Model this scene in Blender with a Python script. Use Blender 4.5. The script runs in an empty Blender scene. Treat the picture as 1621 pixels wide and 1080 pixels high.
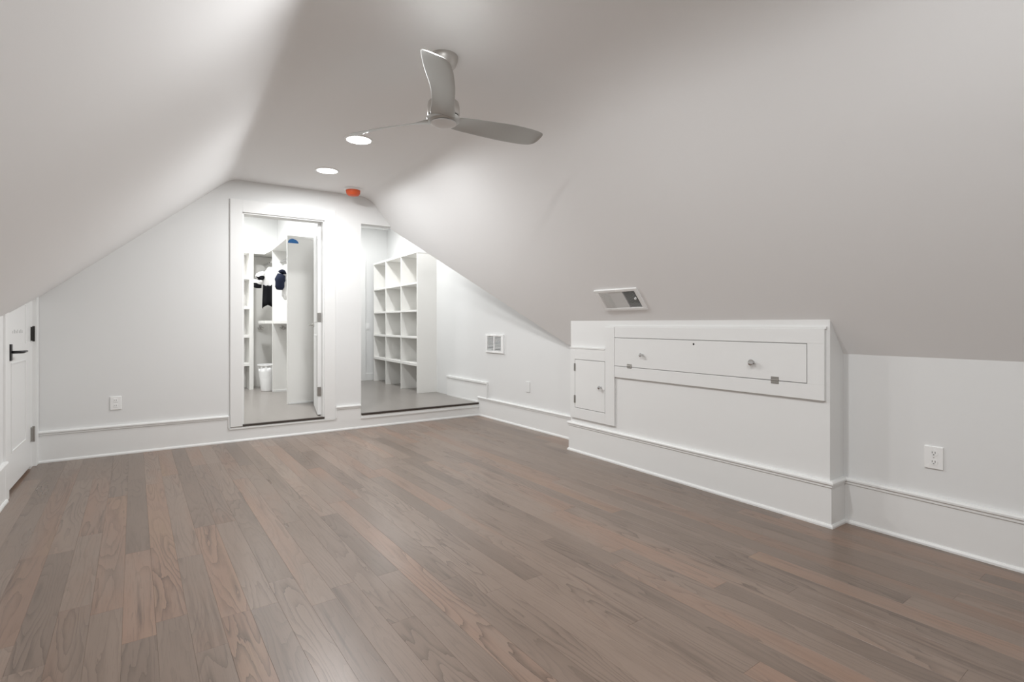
import bpy, bmesh, math, random
from mathutils import Vector
random.seed(7)
S = bpy.context.scene
COL = S.collection

# ------------------------------------------------------------------ camera
cam_d = bpy.data.cameras.new('camera'); cam = bpy.data.objects.new('camera', cam_d); COL.objects.link(cam)
cam.location = (0, 0, 1.15)
cam.rotation_euler = (math.radians(90), 0, math.radians(-35.926))
cam_d.sensor_width = 36; cam_d.lens = 826 / 1621 * 36; cam_d.shift_y = -28 / 1621
cam_d.clip_start = 0.02
S.camera = cam
# ------------------------------------------------------------------ world, exposure
w = bpy.data.worlds.new('overcast'); S.world = w; w.use_nodes = True
w.node_tree.nodes['Background'].inputs[0].default_value = (0.93, 0.97, 1.0, 1)
w.node_tree.nodes['Background'].inputs[1].default_value = 1.0
S.view_settings.view_transform = 'Standard'; S.view_settings.look = 'None'
S.view_settings.gamma = 1.0; S.view_settings.use_curve_mapping = False
S.view_settings.exposure = 0.32
# light strengths (watts) of the lamps the place has
W_ROOM = 18.0      # recessed ceiling lights of the attic room
W_CLOSET = 20.5
W_HALL = 14.5

# ------------------------------------------------------------------ materials
def new_mat(name):
    m = bpy.data.materials.new(name); m.use_nodes = True
    return m, m.node_tree.nodes, m.node_tree.links, m.node_tree.nodes['Principled BSDF']

def paint(name, col, rough=0.5, bump=0.0, scale=60, spec=0.35, var=0.0):
    m, N, L, b = new_mat(name)
    b.inputs['Roughness'].default_value = rough
    b.inputs['Specular IOR Level'].default_value = spec
    b.inputs['Base Color'].default_value = (*col, 1)
    tc = N.new('ShaderNodeTexCoord')
    n = N.new('ShaderNodeTexNoise'); n.inputs['Scale'].default_value = scale; n.inputs['Detail'].default_value = 3
    L.new(tc.outputs['Object'], n.inputs['Vector'])
    if bump:
        bp = N.new('ShaderNodeBump'); bp.inputs['Strength'].default_value = bump; bp.inputs['Distance'].default_value = 0.002
        L.new(n.outputs['Fac'], bp.inputs['Height']); L.new(bp.outputs['Normal'], b.inputs['Normal'])
    n2 = N.new('ShaderNodeTexNoise'); n2.inputs['Scale'].default_value = 1.3
    L.new(tc.outputs['Object'], n2.inputs['Vector'])
    mr = N.new('ShaderNodeMapRange'); mr.inputs['To Min'].default_value = rough - 0.06; mr.inputs['To Max'].default_value = rough + 0.06
    L.new(n2.outputs['Fac'], mr.inputs['Value']); L.new(mr.outputs['Result'], b.inputs['Roughness'])
    return m

def metal(name, col, rough=0.3, metallic=1.0):
    m = paint(name, col, rough, 0, 200)
    m.node_tree.nodes['Principled BSDF'].inputs['Metallic'].default_value = metallic
    return m

M = {}
M['wall'] = paint('wall_paint', (0.815, 0.818, 0.81), 0.55, 0.06, 180)
M['ceil'] = paint('ceiling_paint', (0.915, 0.912, 0.908), 0.6, 0.05, 180)
M['trim'] = paint('trim_enamel', (0.86, 0.862, 0.85), 0.32, 0.02, 40, 0.5)
M['door'] = paint('door_enamel', (0.85, 0.852, 0.842), 0.35, 0.02, 40, 0.5)
M['cabinet'] = paint('cabinet_enamel', (0.85, 0.853, 0.842), 0.36, 0.02, 40, 0.45)
M['shelf'] = paint('shelf_melamine', (0.86, 0.85, 0.82), 0.4, 0.0, 40, 0.4)
M['plastic'] = paint('white_plastic', (0.93, 0.93, 0.92), 0.28, 0.0, 40, 0.5)
M['nickel'] = metal('satin_nickel', (0.60, 0.585, 0.56), 0.34)
M['blade'] = metal('silver_painted_blade', (0.50, 0.50, 0.485), 0.34, 0.6)
M['steel'] = metal('brushed_hinge_steel', (0.42, 0.41, 0.39), 0.38)
M['chrome'] = metal('chrome', (0.62, 0.62, 0.62), 0.12)
M['dark_metal'] = metal('dark_bronze', (0.05, 0.048, 0.045), 0.35, 0.8)
M['black'] = paint('black_satin_metal', (0.015, 0.015, 0.016), 0.35, 0, 40, 0.5)
M['galv'] = metal('galvanised_duct', (0.50, 0.50, 0.49), 0.45, 0.7)
M['duct'] = paint('duct_grey', (0.23, 0.23, 0.225), 0.7)
M['louver'] = paint('louver_grey', (0.70, 0.70, 0.69), 0.5)
M['mark'] = paint('faint_grey_print', (0.55, 0.55, 0.54), 0.6)
M['orange'] = paint('orange_plastic', (0.72, 0.115, 0.035), 0.45, 0.3, 90, 0.4)
M['blue'] = paint('blue_tape', (0.035, 0.16, 0.42), 0.55, 0.1, 120)
M['nosing'] = paint('dark_nosing', (0.055, 0.043, 0.036), 0.35, 0.05, 90)

def glow(name, col, strength):
    m, N, L, b = new_mat(name)
    b.inputs['Base Color'].default_value = (0.9, 0.9, 0.9, 1)
    b.inputs['Emission Color'].default_value = (*col, 1); b.inputs['Emission Strength'].default_value = strength
    return m
M['lens'] = glow('lit_led_lens', (1.0, 0.985, 0.955), 9.0)
M['fan_lens'] = paint('frosted_white_lens', (0.80, 0.79, 0.78), 0.4, 0, 40, 0.4)

def oak(name, dark, mid, light, rough, per_object=True, gscale=1.0, lin=1.15):
    """stained oak: contour lines of stretched noise give the cathedral grain; tint varies by plank"""
    m, N, L, b = new_mat(name)
    tc = N.new('ShaderNodeTexCoord'); oi = N.new('ShaderNodeObjectInfo')
    off = N.new('ShaderNodeCombineXYZ')
    mul = N.new('ShaderNodeMath'); mul.operation = 'MULTIPLY'; mul.inputs[1].default_value = 83.0
    L.new(oi.outputs['Random'], mul.inputs[0])
    for k in range(3): L.new(mul.outputs[0], off.inputs[k])
    add = N.new('ShaderNodeVectorMath'); add.operation = 'ADD'
    L.new(tc.outputs['Object'], add.inputs[0])
    if per_object: L.new(off.outputs[0], add.inputs[1])
    def mapped(sx, sy, sz=1):
        mp = N.new('ShaderNodeMapping'); mp.inputs['Scale'].default_value = (sx, sy, sz)
        L.new(add.outputs[0], mp.inputs['Vector']); return mp.outputs['Vector']
    def noise(v, sc, det=2, ro=0.5, dist=0):
        n = N.new('ShaderNodeTexNoise'); n.inputs['Scale'].default_value = sc; n.inputs['Detail'].default_value = det
        n.inputs['Roughness'].default_value = ro; n.inputs['Distortion'].default_value = dist
        L.new(v, n.inputs['Vector']); return n.outputs['Fac']
    def math_(op, a, bb):
        q = N.new('ShaderNodeMath'); q.operation = op
        for i, x in enumerate((a, bb)):
            if isinstance(x, (int, float)): q.inputs[i].default_value = x
            elif x is not None: L.new(x, q.inputs[i])
        return q.outputs[0]
    # cathedral contour lines
    big = noise(mapped(9 * gscale, 0.9 * gscale), 1.0, 1.5, 0.45)
    rag = noise(mapped(60, 9), 1.0, 2, 0.6)
    c = math_('ADD', math_('MULTIPLY', big, 15.0), math_('MULTIPLY', rag, 0.55))
    fr = math_('FRACT', c, None)
    r1 = N.new('ShaderNodeValToRGB'); L.new(fr, r1.inputs['Fac'])
    e = r1.color_ramp.elements; e[0].position = 0.0; e[0].color = (1, 1, 1, 1); e[1].position = 1.0; e[1].color = (0.55, 0.55, 0.55, 1)
    x = r1.color_ramp.elements.new(0.05); x.color = (0.0, 0.0, 0.0, 1)
    x = r1.color_ramp.elements.new(0.62); x.color = (0.08, 0.08, 0.08, 1)
    msk = noise(mapped(2.2, 0.5), 1.7, 2)
    mskr = N.new('ShaderNodeMapRange'); L.new(msk, mskr.inputs['Value']); mskr.inputs['From Min'].default_value = 0.40; mskr.inputs['From Max'].default_value = 0.66
    lines = math_('MULTIPLY', r1.outputs['Color'], math_('ADD', math_('MULTIPLY', mskr.outputs['Result'], 0.75), 0.18))
    # pores: short dark flecks
    pores = noise(mapped(260, 7), 1.0, 3, 0.65)
    pr = N.new('ShaderNodeMapRange'); L.new(pores, pr.inputs['Value']); pr.inputs['From Min'].default_value = 0.54; pr.inputs['From Max'].default_value = 0.74
    # long dark mineral streaks
    stk = noise(mapped(34, 1.1), 1.0, 3, 0.6)
    stm = noise(mapped(3.5, 1.6), 1.0, 2, 0.5)
    sr = N.new('ShaderNodeMapRange'); L.new(stk, sr.inputs['Value']); sr.inputs['From Min'].default_value = 0.56; sr.inputs['From Max'].default_value = 0.70
    sm = N.new('ShaderNodeMapRange'); L.new(stm, sm.inputs['Value']); sm.inputs['From Min'].default_value = 0.47; sm.inputs['From Max'].default_value = 0.65
    streak = math_('MULTIPLY', sr.outputs['Result'], sm.outputs['Result'])
    # soft tone along the board
    tone = noise(mapped(5, 0.8), 1.0, 3, 0.55)
    base = N.new('ShaderNodeValToRGB'); 
    e = base.color_ramp.elements
    e[0].position = 0.22; e[0].color = (*mid[0], 1); e[1].position = 0.80; e[1].color = (*mid[-1], 1)
    for i, cc in enumerate(mid[1:-1]):
        x = base.color_ramp.elements.new(0.22 + 0.58 * (i + 1) / (len(mid) - 1)); x.color = (*cc, 1)
    tsum = math_('ADD', math_('MULTIPLY', tone, 0.62), math_('MULTIPLY', oi.outputs['Random'], 0.38) if per_object else 0.2)
    L.new(math_('SUBTRACT', tsum, 0.02), base.inputs['Fac'])
    # per plank value
    wn = N.new('ShaderNodeTexWhiteNoise'); wn.noise_dimensions = '1D'; L.new(oi.outputs['Random'], wn.inputs['W'])
    hsv = N.new('ShaderNodeHueSaturation'); L.new(base.outputs['Color'], hsv.inputs['Color'])
    vr = N.new('ShaderNodeMapRange'); hsv.inputs['Saturation'].default_value = 1.12
    vr.inputs['To Min'].default_value = 0.83; vr.inputs['To Max'].default_value = 1.03
    L.new(wn.outputs['Value'], vr.inputs['Value']); L.new(vr.outputs['Result'], hsv.inputs['Value'])
    mx = N.new('ShaderNodeMix'); mx.data_type = 'RGBA'; L.new(hsv.outputs['Color'], mx.inputs['A']); mx.inputs['B'].default_value = (*dark, 1)
    L.new(math_('MULTIPLY', lines, lin), mx.inputs['Factor'])
    mx2 = N.new('ShaderNodeMix'); mx2.data_type = 'RGBA'; L.new(mx.outputs['Result'], mx2.inputs['A']); mx2.inputs['B'].default_value = (*dark, 1)
    L.new(math_('MULTIPLY', pr.outputs['Result'], 0.38 if lin else 0.12), mx2.inputs['Factor'])
    mx3 = N.new('ShaderNodeMix'); mx3.data_type = 'RGBA'; L.new(mx2.outputs['Result'], mx3.inputs['A']); mx3.inputs['B'].default_value = (*dark, 1)
    L.new(math_('MULTIPLY', streak, 0.55 if lin else 0.0), mx3.inputs['Factor'])
    L.new(mx3.outputs['Result'], b.inputs['Base Color'])
    rr = N.new('ShaderNodeMapRange'); rr.inputs['To Min'].default_value = rough - (0.05 if lin else 0.0); rr.inputs['To Max'].default_value = rough + (0.09 if lin else 0.01)
    L.new(tone, rr.inputs['Value']); L.new(rr.outputs['Result'], b.inputs['Roughness'])
    b.inputs['Specular IOR Level'].default_value = 0.5
    bp = N.new('ShaderNodeBump'); bp.inputs['Strength'].default_value = 0.10 if lin else 0.0; bp.inputs['Distance'].default_value = 0.001; bp.invert = True
    L.new(math_('ADD', lines, math_('MULTIPLY', pr.outputs['Result'], 0.5)), bp.inputs['Height']); L.new(bp.outputs['Normal'], b.inputs['Normal'])
    return m
M['oak'] = oak('stained_oak_plank', (0.075, 0.050, 0.038),
               [(0.180, 0.138, 0.112), (0.218, 0.168, 0.138), (0.240, 0.186, 0.153), (0.262, 0.180, 0.140), (0.285, 0.205, 0.150)], None, 0.285)
M['hall_oak'] = oak('hall_oak', (0.10, 0.085, 0.07),
               [(0.27, 0.25, 0.232), (0.31, 0.288, 0.268), (0.34, 0.318, 0.298)], None, 0.30, per_object=False, lin=0.0)

def cloth(name, zcuts, cols, folds=30):
    """cloth whose blocks of dyed colour change with height on the garment"""
    m, N, L, b = new_mat(name)
    tc = N.new('ShaderNodeTexCoord'); sp = N.new('ShaderNodeSeparateXYZ'); L.new(tc.outputs['Object'], sp.inputs[0])
    n = N.new('ShaderNodeTexNoise'); n.inputs['Scale'].default_value = 9; L.new(tc.outputs['Object'], n.inputs['Vector'])
    ad = N.new('ShaderNodeMath'); ad.operation = 'MULTIPLY_ADD'; ad.inputs[1].default_value = 0.10
    L.new(n.outputs['Fac'], ad.inputs[0]); L.new(sp.outputs['Z'], ad.inputs[2])
    mr = N.new('ShaderNodeMapRange'); mr.inputs['From Min'].default_value = -1.0; mr.inputs['From Max'].default_value = 0.1
    L.new(ad.outputs[0], mr.inputs['Value'])
    r = N.new('ShaderNodeValToRGB'); r.color_ramp.interpolation = 'CONSTANT'; L.new(mr.outputs['Result'], r.inputs['Fac'])
    e = r.color_ramp.elements; e[0].position = 0; e[0].color = (*cols[0], 1); e[1].position = (zcuts[0] + 1.0) / 1.1; e[1].color = (*cols[1], 1)
    for z, c in zip(zcuts[1:], cols[2:]):
        x = r.color_ramp.elements.new((z + 1.0) / 1.1); x.color = (*c, 1)
    L.new(r.outputs['Color'], b.inputs['Base Color']); b.inputs['Roughness'].default_value = 0.9
    b.inputs['Specular IOR Level'].default_value = 0.1
    return m
WH = (0.78, 0.77, 0.75); BK = (0.012, 0.012, 0.014); NV = (0.018, 0.022, 0.04); GR = (0.13, 0.12, 0.12)
M['cloth_a'] = cloth('white_and_black_knit', [-0.62, -0.30], [GR, BK, WH])
M['cloth_a2'] = cloth('white_sleeve_with_black_cuff', [-0.29, -0.24, -0.20], [BK, WH, BK, WH])
M['cloth_b'] = cloth('white_cotton', [-0.75, -0.55], [WH, WH, WH])
M['cloth_b2'] = cloth('navy_sleeve', [-0.36, -0.05], [NV, NV, WH])
M['cloth_c'] = cloth('dark_trousers', [-0.75, -0.55], [BK, NV, NV])

# ------------------------------------------------------------------ mesh helpers
ORG = {}                       # object -> world location of its origin
def wloc(o):
    return Vector((0, 0, 0)) if o is None else ORG[o.name]
def thing(name, label, cat, loc, group=None):
    o = bpy.data.objects.new(name, None); COL.objects.link(o); o.location = loc; o.empty_display_size = 0.05
    ORG[o.name] = Vector(loc); o['label'] = label; o['category'] = cat
    if group: o['group'] = group
    return o
def tag(o, label, cat, group=None):
    o['label'] = label; o['category'] = cat
    if group: o['group'] = group
    return o
def struct(o, label, cat='structure'):
    o['kind'] = 'structure'; o['label'] = label; o['category'] = cat
    return o
def mesh(name, verts, faces, mat, parent=None, loc=None, smooth=False, bevel=0, seg=2, label=None):
    """verts in world coordinates; origin at loc (or the parent's origin)"""
    base = wloc(parent)
    L0 = Vector(loc) if loc is not None else base
    me = bpy.data.meshes.new(name)
    me.from_pydata([tuple(Vector(v) - L0) for v in verts], [], faces)
    bm = bmesh.new(); bm.from_mesh(me); bmesh.ops.recalc_face_normals(bm, faces=bm.faces); bm.to_mesh(me); bm.free()
    me.materials.append(M[mat] if isinstance(mat, str) else mat)
    if smooth:
        for p in me.polygons: p.use_smooth = True
    o = bpy.data.objects.new(name, me); COL.objects.link(o)
    if parent is not None: o.parent = parent
    o.location = L0 - base; ORG[o.name] = L0
    if bevel:
        b = o.modifiers.new('bevel', 'BEVEL'); b.width = bevel; b.segments = seg; b.limit_method = 'ANGLE'; b.angle_limit = math.radians(40)
    if label: o['label'] = label
    return o
BF = [(0, 3, 2, 1), (4, 5, 6, 7), (0, 1, 5, 4), (1, 2, 6, 5), (2, 3, 7, 6), (3, 0, 4, 7)]
def bverts(x0, x1, y0, y1, z0, z1):
    return [(x0, y0, z0), (x1, y0, z0), (x1, y1, z0), (x0, y1, z0), (x0, y0, z1), (x1, y0, z1), (x1, y1, z1), (x0, y1, z1)]
def box(name, x0, x1, y0, y1, z0, z1, mat, parent=None, bevel=0.002, **k):
    return mesh(name, bverts(x0, x1, y0, y1, z0, z1), BF, mat, parent, bevel=bevel, **k)
def boxes(name, blist, mat, parent=None, bevel=0, **k):
    V, Fc = [], []
    for b in blist:
        n = len(V); V += bverts(*b); Fc += [tuple(i + n for i in f) for f in BF]
    return mesh(name, V, Fc, mat, parent, bevel=bevel, **k)
def prism(name, pts, off, mat, parent=None, **k):
    """polygon pts (3D) extruded by vector off"""
    n = len(pts); V = [Vector(p) for p in pts] + [Vector(p) + Vector(off) for p in pts]
    Fc = [tuple(range(n)), tuple(range(2 * n - 1, n - 1, -1))] + [(i, (i + 1) % n, n + (i + 1) % n, n + i) for i in range(n)]
    return mesh(name, V, Fc, mat, parent, **k)
def lathe(name, prof, c, mat, parent=None, seg=32, axis='Z', **k):
    """prof = [(r, h)], about a vertical (or given) axis through c"""
    V, Fc = [], []
    for r, h in prof:
        for i in range(seg):
            a = 2 * math.pi * i / seg
            p = (r * math.cos(a), r * math.sin(a), h)
            if axis == 'X': p = (p[2], p[0], p[1])
            if axis == 'Y': p = (p[0], p[2], p[1])
            V.append((c[0] + p[0], c[1] + p[1], c[2] + p[2]))
    for j in range(len(prof) - 1):
        for i in range(seg):
            Fc.append((j * seg + i, j * seg + (i + 1) % seg, (j + 1) * seg + (i + 1) % seg, (j + 1) * seg + i))
    if prof[0][0] > 1e-6: Fc.append(tuple(range(seg))[::-1])
    if prof[-1][0] > 1e-6: Fc.append(tuple((len(prof) - 1) * seg + i for i in range(seg)))
    k.setdefault('smooth', True)
    o = mesh(name, V, Fc, mat, parent, **k)
    bm = bmesh.new(); bm.from_mesh(o.data); bmesh.ops.remove_doubles(bm, verts=bm.verts, dist=1e-5); bmesh.ops.recalc_face_normals(bm, faces=bm.faces); bm.to_mesh(o.data); bm.free()
    o.data.set_sharp_from_angle(angle=math.radians(45))
    return o
def tube(name, pts, r, mat, parent=None, seg=10, **k):
    V, Fc = [], []; pts = [Vector(p) for p in pts]; rr = r if isinstance(r, (list, tuple)) else [r] * len(pts)
    for i, p in enumerate(pts):
        t = (pts[min(i + 1, len(pts) - 1)] - pts[max(i - 1, 0)]).normalized()
        u = t.cross(Vector((0, 0, 1)) if abs(t.z) < 0.9 else Vector((1, 0, 0))).normalized(); v = t.cross(u)
        for j in range(seg):
            a = 2 * math.pi * j / seg; V.append(p + (u * math.cos(a) + v * math.sin(a)) * rr[i])
    for i in range(len(pts) - 1):
        for j in range(seg): Fc.append((i * seg + j, i * seg + (j + 1) % seg, (i + 1) * seg + (j + 1) % seg, (i + 1) * seg + j))
    Fc += [tuple(range(seg))[::-1], tuple((len(pts) - 1) * seg + j for j in range(seg))]
    return mesh(name, V, Fc, mat, parent, smooth=True, **k)
def sweep(name, prof, path, mat, parent=None, z=0.0, side=1, **k):
    """moulding profile [(out, height)] swept along a plan path with mitred corners; out is to the left (side=1) or right (-1)"""
    V, Fc = [], []; P = [Vector((p[0], p[1])) for p in path]; n = len(prof)
    for i, p in enumerate(P):
        d0 = (P[i] - P[i - 1]).normalized() if i > 0 else (P[1] - P[0]).normalized()
        d1 = (P[i + 1] - P[i]).normalized() if i < len(P) - 1 else d0
        n0 = Vector((-d0.y, d0.x)) * side; n1 = Vector((-d1.y, d1.x)) * side
        m = (n0 + n1) / (1 + n0.dot(n1)) if n0.dot(n1) > -0.99 else n0
        for o_, h in prof: V.append((p.x + m.x * o_, p.y + m.y * o_, z + h))
    for i in range(len(P) - 1):
        for j in range(n): Fc.append((i * n + j, i * n + (j + 1) % n, (i + 1) * n + (j + 1) % n, (i + 1) * n + j))
    Fc += [tuple(range(n)), tuple((len(P) - 1) * n + j for j in range(n))[::-1]]
    return mesh(name, V, Fc, mat, parent, **k)

# ------------------------------------------------------------------ key dimensions (metres)
def YW(x): return 5.755 - 0.053 * (x + 0.65)          # the back wall runs very slightly askew
ZC = 2.547                                            # flat ceiling
PZ = 0.16                                             # raised closet / hall floor
REAR = -1.5
XKNEE, XBOX, XFAR = 3.345, 3.178, 3.50
SK = 0.018                                            # knee wall, cabinet and right crease run askew by this slope
def knee_x(y): return XKNEE + SK * (y - 1.33)
def left_x(y): return -0.645 - 0.0283 * (5.755 - y) if y > 4.52 else -0.68 - 0.004 * (4.52 - y)
def left_z(y): return 1.369 - 0.148 * (5.755 - y) if y > 4.52 else 1.186
def crease_l(y): return 0.763 - 0.0464 * (5.68 - y)
def crease_r(y): return 2.03 + SK * (y - 1.33)

# ------------------------------------------------------------------ floor
floor = struct(box('floor', -0.80, 3.62, REAR - 0.1, 5.74, -0.12, -0.012, 'hall_oak', bevel=0), 'stained oak strip floor of the attic room', 'floor')
PW = 0.1035
plank_meshes = {}
def plank_mesh(l):
    key = round(l, 2)
    if key not in plank_meshes:
        hw, hl, g, c = PW / 2 - 0.00012, key / 2 - 0.00012, 0.0, 0.0004
        V = [(-hw, -hl, -0.012), (hw, -hl, -0.012), (hw, hl, -0.012), (-hw, hl, -0.012),
             (-hw, -hl, -c), (hw, -hl, -c), (hw, hl, -c), (-hw, hl, -c),
             (-hw + c, -hl + c, 0), (hw - c, -hl + c, 0), (hw - c, hl - c, 0), (-hw + c, hl - c, 0)]
        Fc = [(0, 3, 2, 1)] + [(a, (a + 1) % 4, 4 + (a + 1) % 4, 4 + a) for a in range(4)] + [(4 + a, 4 + (a + 1) % 4, 8 + (a + 1) % 4, 8 + a) for a in range(4)] + [(8, 9, 10, 11)]
        me = bpy.data.meshes.new('plank'); me.from_pydata(V, [], Fc); me.materials.append(M['oak']); plank_meshes[key] = me
    return plank_meshes[key]
LENS = [0.9, 1.1, 1.3, 1.5, 1.7, 1.9, 2.1]
x = -0.76 + PW / 2
row = 0
while x - PW / 2 < 3.56:
    yend = YW(x) + 0.01
    # rows are laid from the back wall towards the rear; pieces wholly behind the view are one long board
    y = yend; first = True
    while y > REAR + 0.05:
        l = random.choice([0.4, 0.6, 0.8, 1.0, 1.2, 1.4]) if first else random.choice(LENS)
        first = False
        if y < 0.35 or y - l < REAR + 0.3: l = round(y - REAR, 2)
        o = bpy.data.objects.new('plank', plank_mesh(l)); COL.objects.link(o); o.parent = floor
        o.location = (x, y - l / 2, 0); o.rotation_euler = (0, 0, math.pi if random.random() < 0.5 else 0)
        y -= l
    x += PW; row += 1

# ------------------------------------------------------------------ walls
def wp(x, z, d=0.0): return (x + 0.053 * d, YW(x) + d, z)
DX0, DX1, DZ1 = 0.855, 1.635, 2.24       # closet door opening
HX0 = 2.02                               # hall opening starts here
TH = 0.13
V, Fc = [], []
def slab(x0, x1, z0, z1):
    n = len(V)
    V.extend([wp(x0, z0), wp(x1, z0), wp(x1, z0, TH), wp(x0, z0, TH), wp(x0, z1), wp(x1, z1), wp(x1, z1, TH), wp(x0, z1, TH)])
    Fc.extend([tuple(i + n for i in f) for f in BF])
slab(-0.85, DX0, -0.1, 2.95); slab(DX0, DX1, -0.1, PZ - 0.022); slab(DX0, DX1, DZ1, 2.95); slab(DX1, HX0, -0.1, 2.95)
slab(HX0, 3.62, -0.1, PZ - 0.022); slab(HX0, 3.62, 2.245, 2.95)
wall_back = struct(mesh('wall_back', V, Fc, 'wall'), 'pale grey end wall with closet doorway and hall opening', 'wall')

wall_left = struct(mesh('wall_left',
    [(left_x(4.70), 4.70, -0.1), (left_x(4.70), 4.70, 1.26), (left_x(4.70) - .1, 4.70, 1.26), (left_x(4.70) - .1, 4.70, -0.1),
     (left_x(REAR), REAR, -0.1), (left_x(REAR), REAR, 1.26), (left_x(REAR) - .1, REAR, 1.26), (left_x(REAR) - .1, REAR, -0.1),
     (left_x(5.66), 5.66, -0.1), (left_x(5.66), 5.66, 1.45), (left_x(5.66) - .1, 5.66, 1.45), (left_x(5.66) - .1, 5.66, -0.1),
     (left_x(5.755), 5.80, -0.1), (left_x(5.755), 5.80, 1.45), (left_x(5.755) - .1, 5.80, 1.45), (left_x(5.755) - .1, 5.80, -0.1),
     (-0.86, 4.6, -0.1), (-0.86, 5.85, -0.1), (-0.86, 5.85, 1.5), (-0.86, 4.6, 1.5), (-0.80, 4.6, -0.1), (-0.80, 5.85, -0.1), (-0.80, 5.85, 1.5), (-0.80, 4.6, 1.5)],
    [(0, 1, 2, 3), (4, 7, 6, 5), (0, 4, 5, 1), (1, 5, 6, 2), (2, 6, 7, 3), (3, 7, 4, 0),
     (8, 9, 10, 11), (12, 15, 14, 13), (8, 12, 13, 9), (9, 13, 14, 10), (10, 14, 15, 11), (11, 15, 12, 8),
     (16, 17, 18, 19), (20, 23, 22, 21), (16, 20, 21, 17), (17, 21, 22, 18), (18, 22, 23, 19), (19, 23, 20, 16)], 'wall'), 'low left knee wall under the slope', 'wall')
wall_right = struct(prism('wall_right', [(knee_x(REAR), REAR, -0.1), (XKNEE, 1.34, -0.1), (XFAR + .005, 1.34, -0.1), (XFAR, YW(3.5), -0.1), (3.535, 6.70, -0.1), (3.65, 8.85, -0.1), (3.78, 8.85, -0.1), (3.78, REAR, -0.1)], (0, 0, 3.05), 'wall'),
                    'white right knee wall running on into the raised hall', 'wall')
wall_rear = struct(box('wall_rear', -0.9, 3.7, REAR - .14, REAR, -0.1, 2.7, 'wall', bevel=0), 'plain gable wall behind the viewer', 'wall')

# ------------------------------------------------------------------ ceiling: left slope, flat, right slope with a diagonal lower end
def corner(p0, p1, p2, r, n):
    """points of a rounded corner at p1"""
    a = (Vector(p0) - Vector(p1)).normalized() * r; b = (Vector(p2) - Vector(p1)).normalized() * r; p1 = Vector(p1); out = []
    for i in range(n + 1):
        t = i / n; out.append((p1 + a) * (1 - t) ** 2 + p1 * 2 * t * (1 - t) + (p1 + b) * t * t)
    return out
def right_end(y):
    """lower end of the right slope: the knee wall, then the diagonal cut above the hall entrance"""
    TZ = 1.198
    if y <= 3.79:
        z = 0.945
        return Vector((crease_r(y) + (ZC - z) / TZ, z))
    t = (y - 3.79) / (5.66 - 3.79)
    zz = 0.945 + (2.24 - 0.945) * t
    return Vector((crease_r(y) + (ZC - zz) / TZ, zz))
ys = [REAR - .1, -1, -.3, .4, 1.0, 1.5, 2.0, 2.5, 3.0, 3.4, 3.7, 3.79, 4.0, 4.2, 4.4, 4.6, 4.8, 5.0, 5.2, 5.4, 5.55, 5.66, 5.83]
sec = []
for y in ys:
    yy = min(y, 5.755)
    lp = Vector((left_x(yy) - 0.06, left_z(yy) - 0.06)); cl = Vector((crease_l(yy), ZC)); cr = Vector((crease_r(yy), ZC)); re = right_end(min(y, 5.66))
    dr = (re - cr); rr = min(0.34 if y < 2.5 else 0.34 - .22 * min(1, (y - 2.5) / 1.5), dr.length * 0.6)
    L_ = corner(lp, cl, cr, 0.07, 5); R_ = corner(cl, cr, re, rr, 8)
    pts = [lp + (L_[0] - lp) * (i / 7) for i in range(7)] + L_ + [L_[-1] + (R_[0] - L_[-1]) * (i / 3) for i in (1, 2)] + R_ + [R_[-1] + (re - R_[-1]) * (i / 6) for i in range(1, 7)]
    sec.append([(p.x, y, p.y) for p in pts])
n = len(sec[0]); V = [p for s in sec for p in s]
Fc = [(i * n + j, i * n + j + 1, (i + 1) * n + j + 1, (i + 1) * n + j) for i in range(len(sec) - 1) for j in range(n - 1)]
ceiling = mesh('ceiling', V, Fc, 'ceil', smooth=True)
if ceiling.data.polygons[(n - 1) * 8 + 15].normal.z < 0:
    ceiling.data.flip_normals()
sol = ceiling.modifiers.new('thickness', 'SOLIDIFY'); sol.thickness = 0.06; sol.offset = 1.0
struct(ceiling, 'attic ceiling with two slopes meeting a flat strip', 'ceiling')
# ceiling over the entrance nook behind the slope's diagonal end, and over closet and hall
struct(box('ceiling_hall', 1.95, 3.78, 3.4, 9.0, 2.80, 2.88, 'ceil', bevel=0), 'white ceiling of the hall beyond', 'ceiling')
struct(box('ceiling_closet', -0.1, 1.95, 5.7, 9.05, 2.80, 2.88, 'ceil', bevel=0), 'white ceiling of the walk-in closet', 'ceiling')

# ------------------------------------------------------------------ raised floors, riser nosings
FY = 5.66
def yfr(x, d=0): return YW(x) + d
hall_floor = struct(prism('floor_hall', [(HX0, yfr(HX0, -0.004), PZ), (3.505, yfr(3.505, -0.004), PZ), (3.54, 6.7, PZ), (3.66, 8.85, PZ), (1.95, 8.85, PZ), (1.95, yfr(1.95, .08), PZ), (HX0, yfr(HX0, .08), PZ)], (0, 0, -0.10), 'hall_oak'), 'polished wood floor of the raised hall', 'floor')
closet_floor = struct(prism('floor_closet', [(DX0 + .001, yfr(DX0, -0.004), PZ), (DX1 - .001, yfr(DX1, -0.004), PZ), (DX1 - .001, yfr(DX1, .10), PZ), (1.95, yfr(1.95, .10), PZ), (1.95, 9.0, PZ), (-0.1, 9.0, PZ), (-0.1, yfr(0, .10), PZ), (DX0 + .001, yfr(DX0, .10), PZ)], (0, 0, -0.10), 'hall_oak'), 'polished wood floor of the raised closet', 'floor')
def strip(name, x0, x1, z0, z1, d0, d1, mat, parent=None, bevel=0.0015, **k):
    V = [wp(x0, z0, d0), wp(x1, z0, d0), wp(x1, z0, d1), wp(x0, z0, d1), wp(x0, z1, d0), wp(x1, z1, d0), wp(x1, z1, d1), wp(x0, z1, d1)]
    return mesh(name, V, BF, mat, parent, bevel=bevel, **k)
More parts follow.
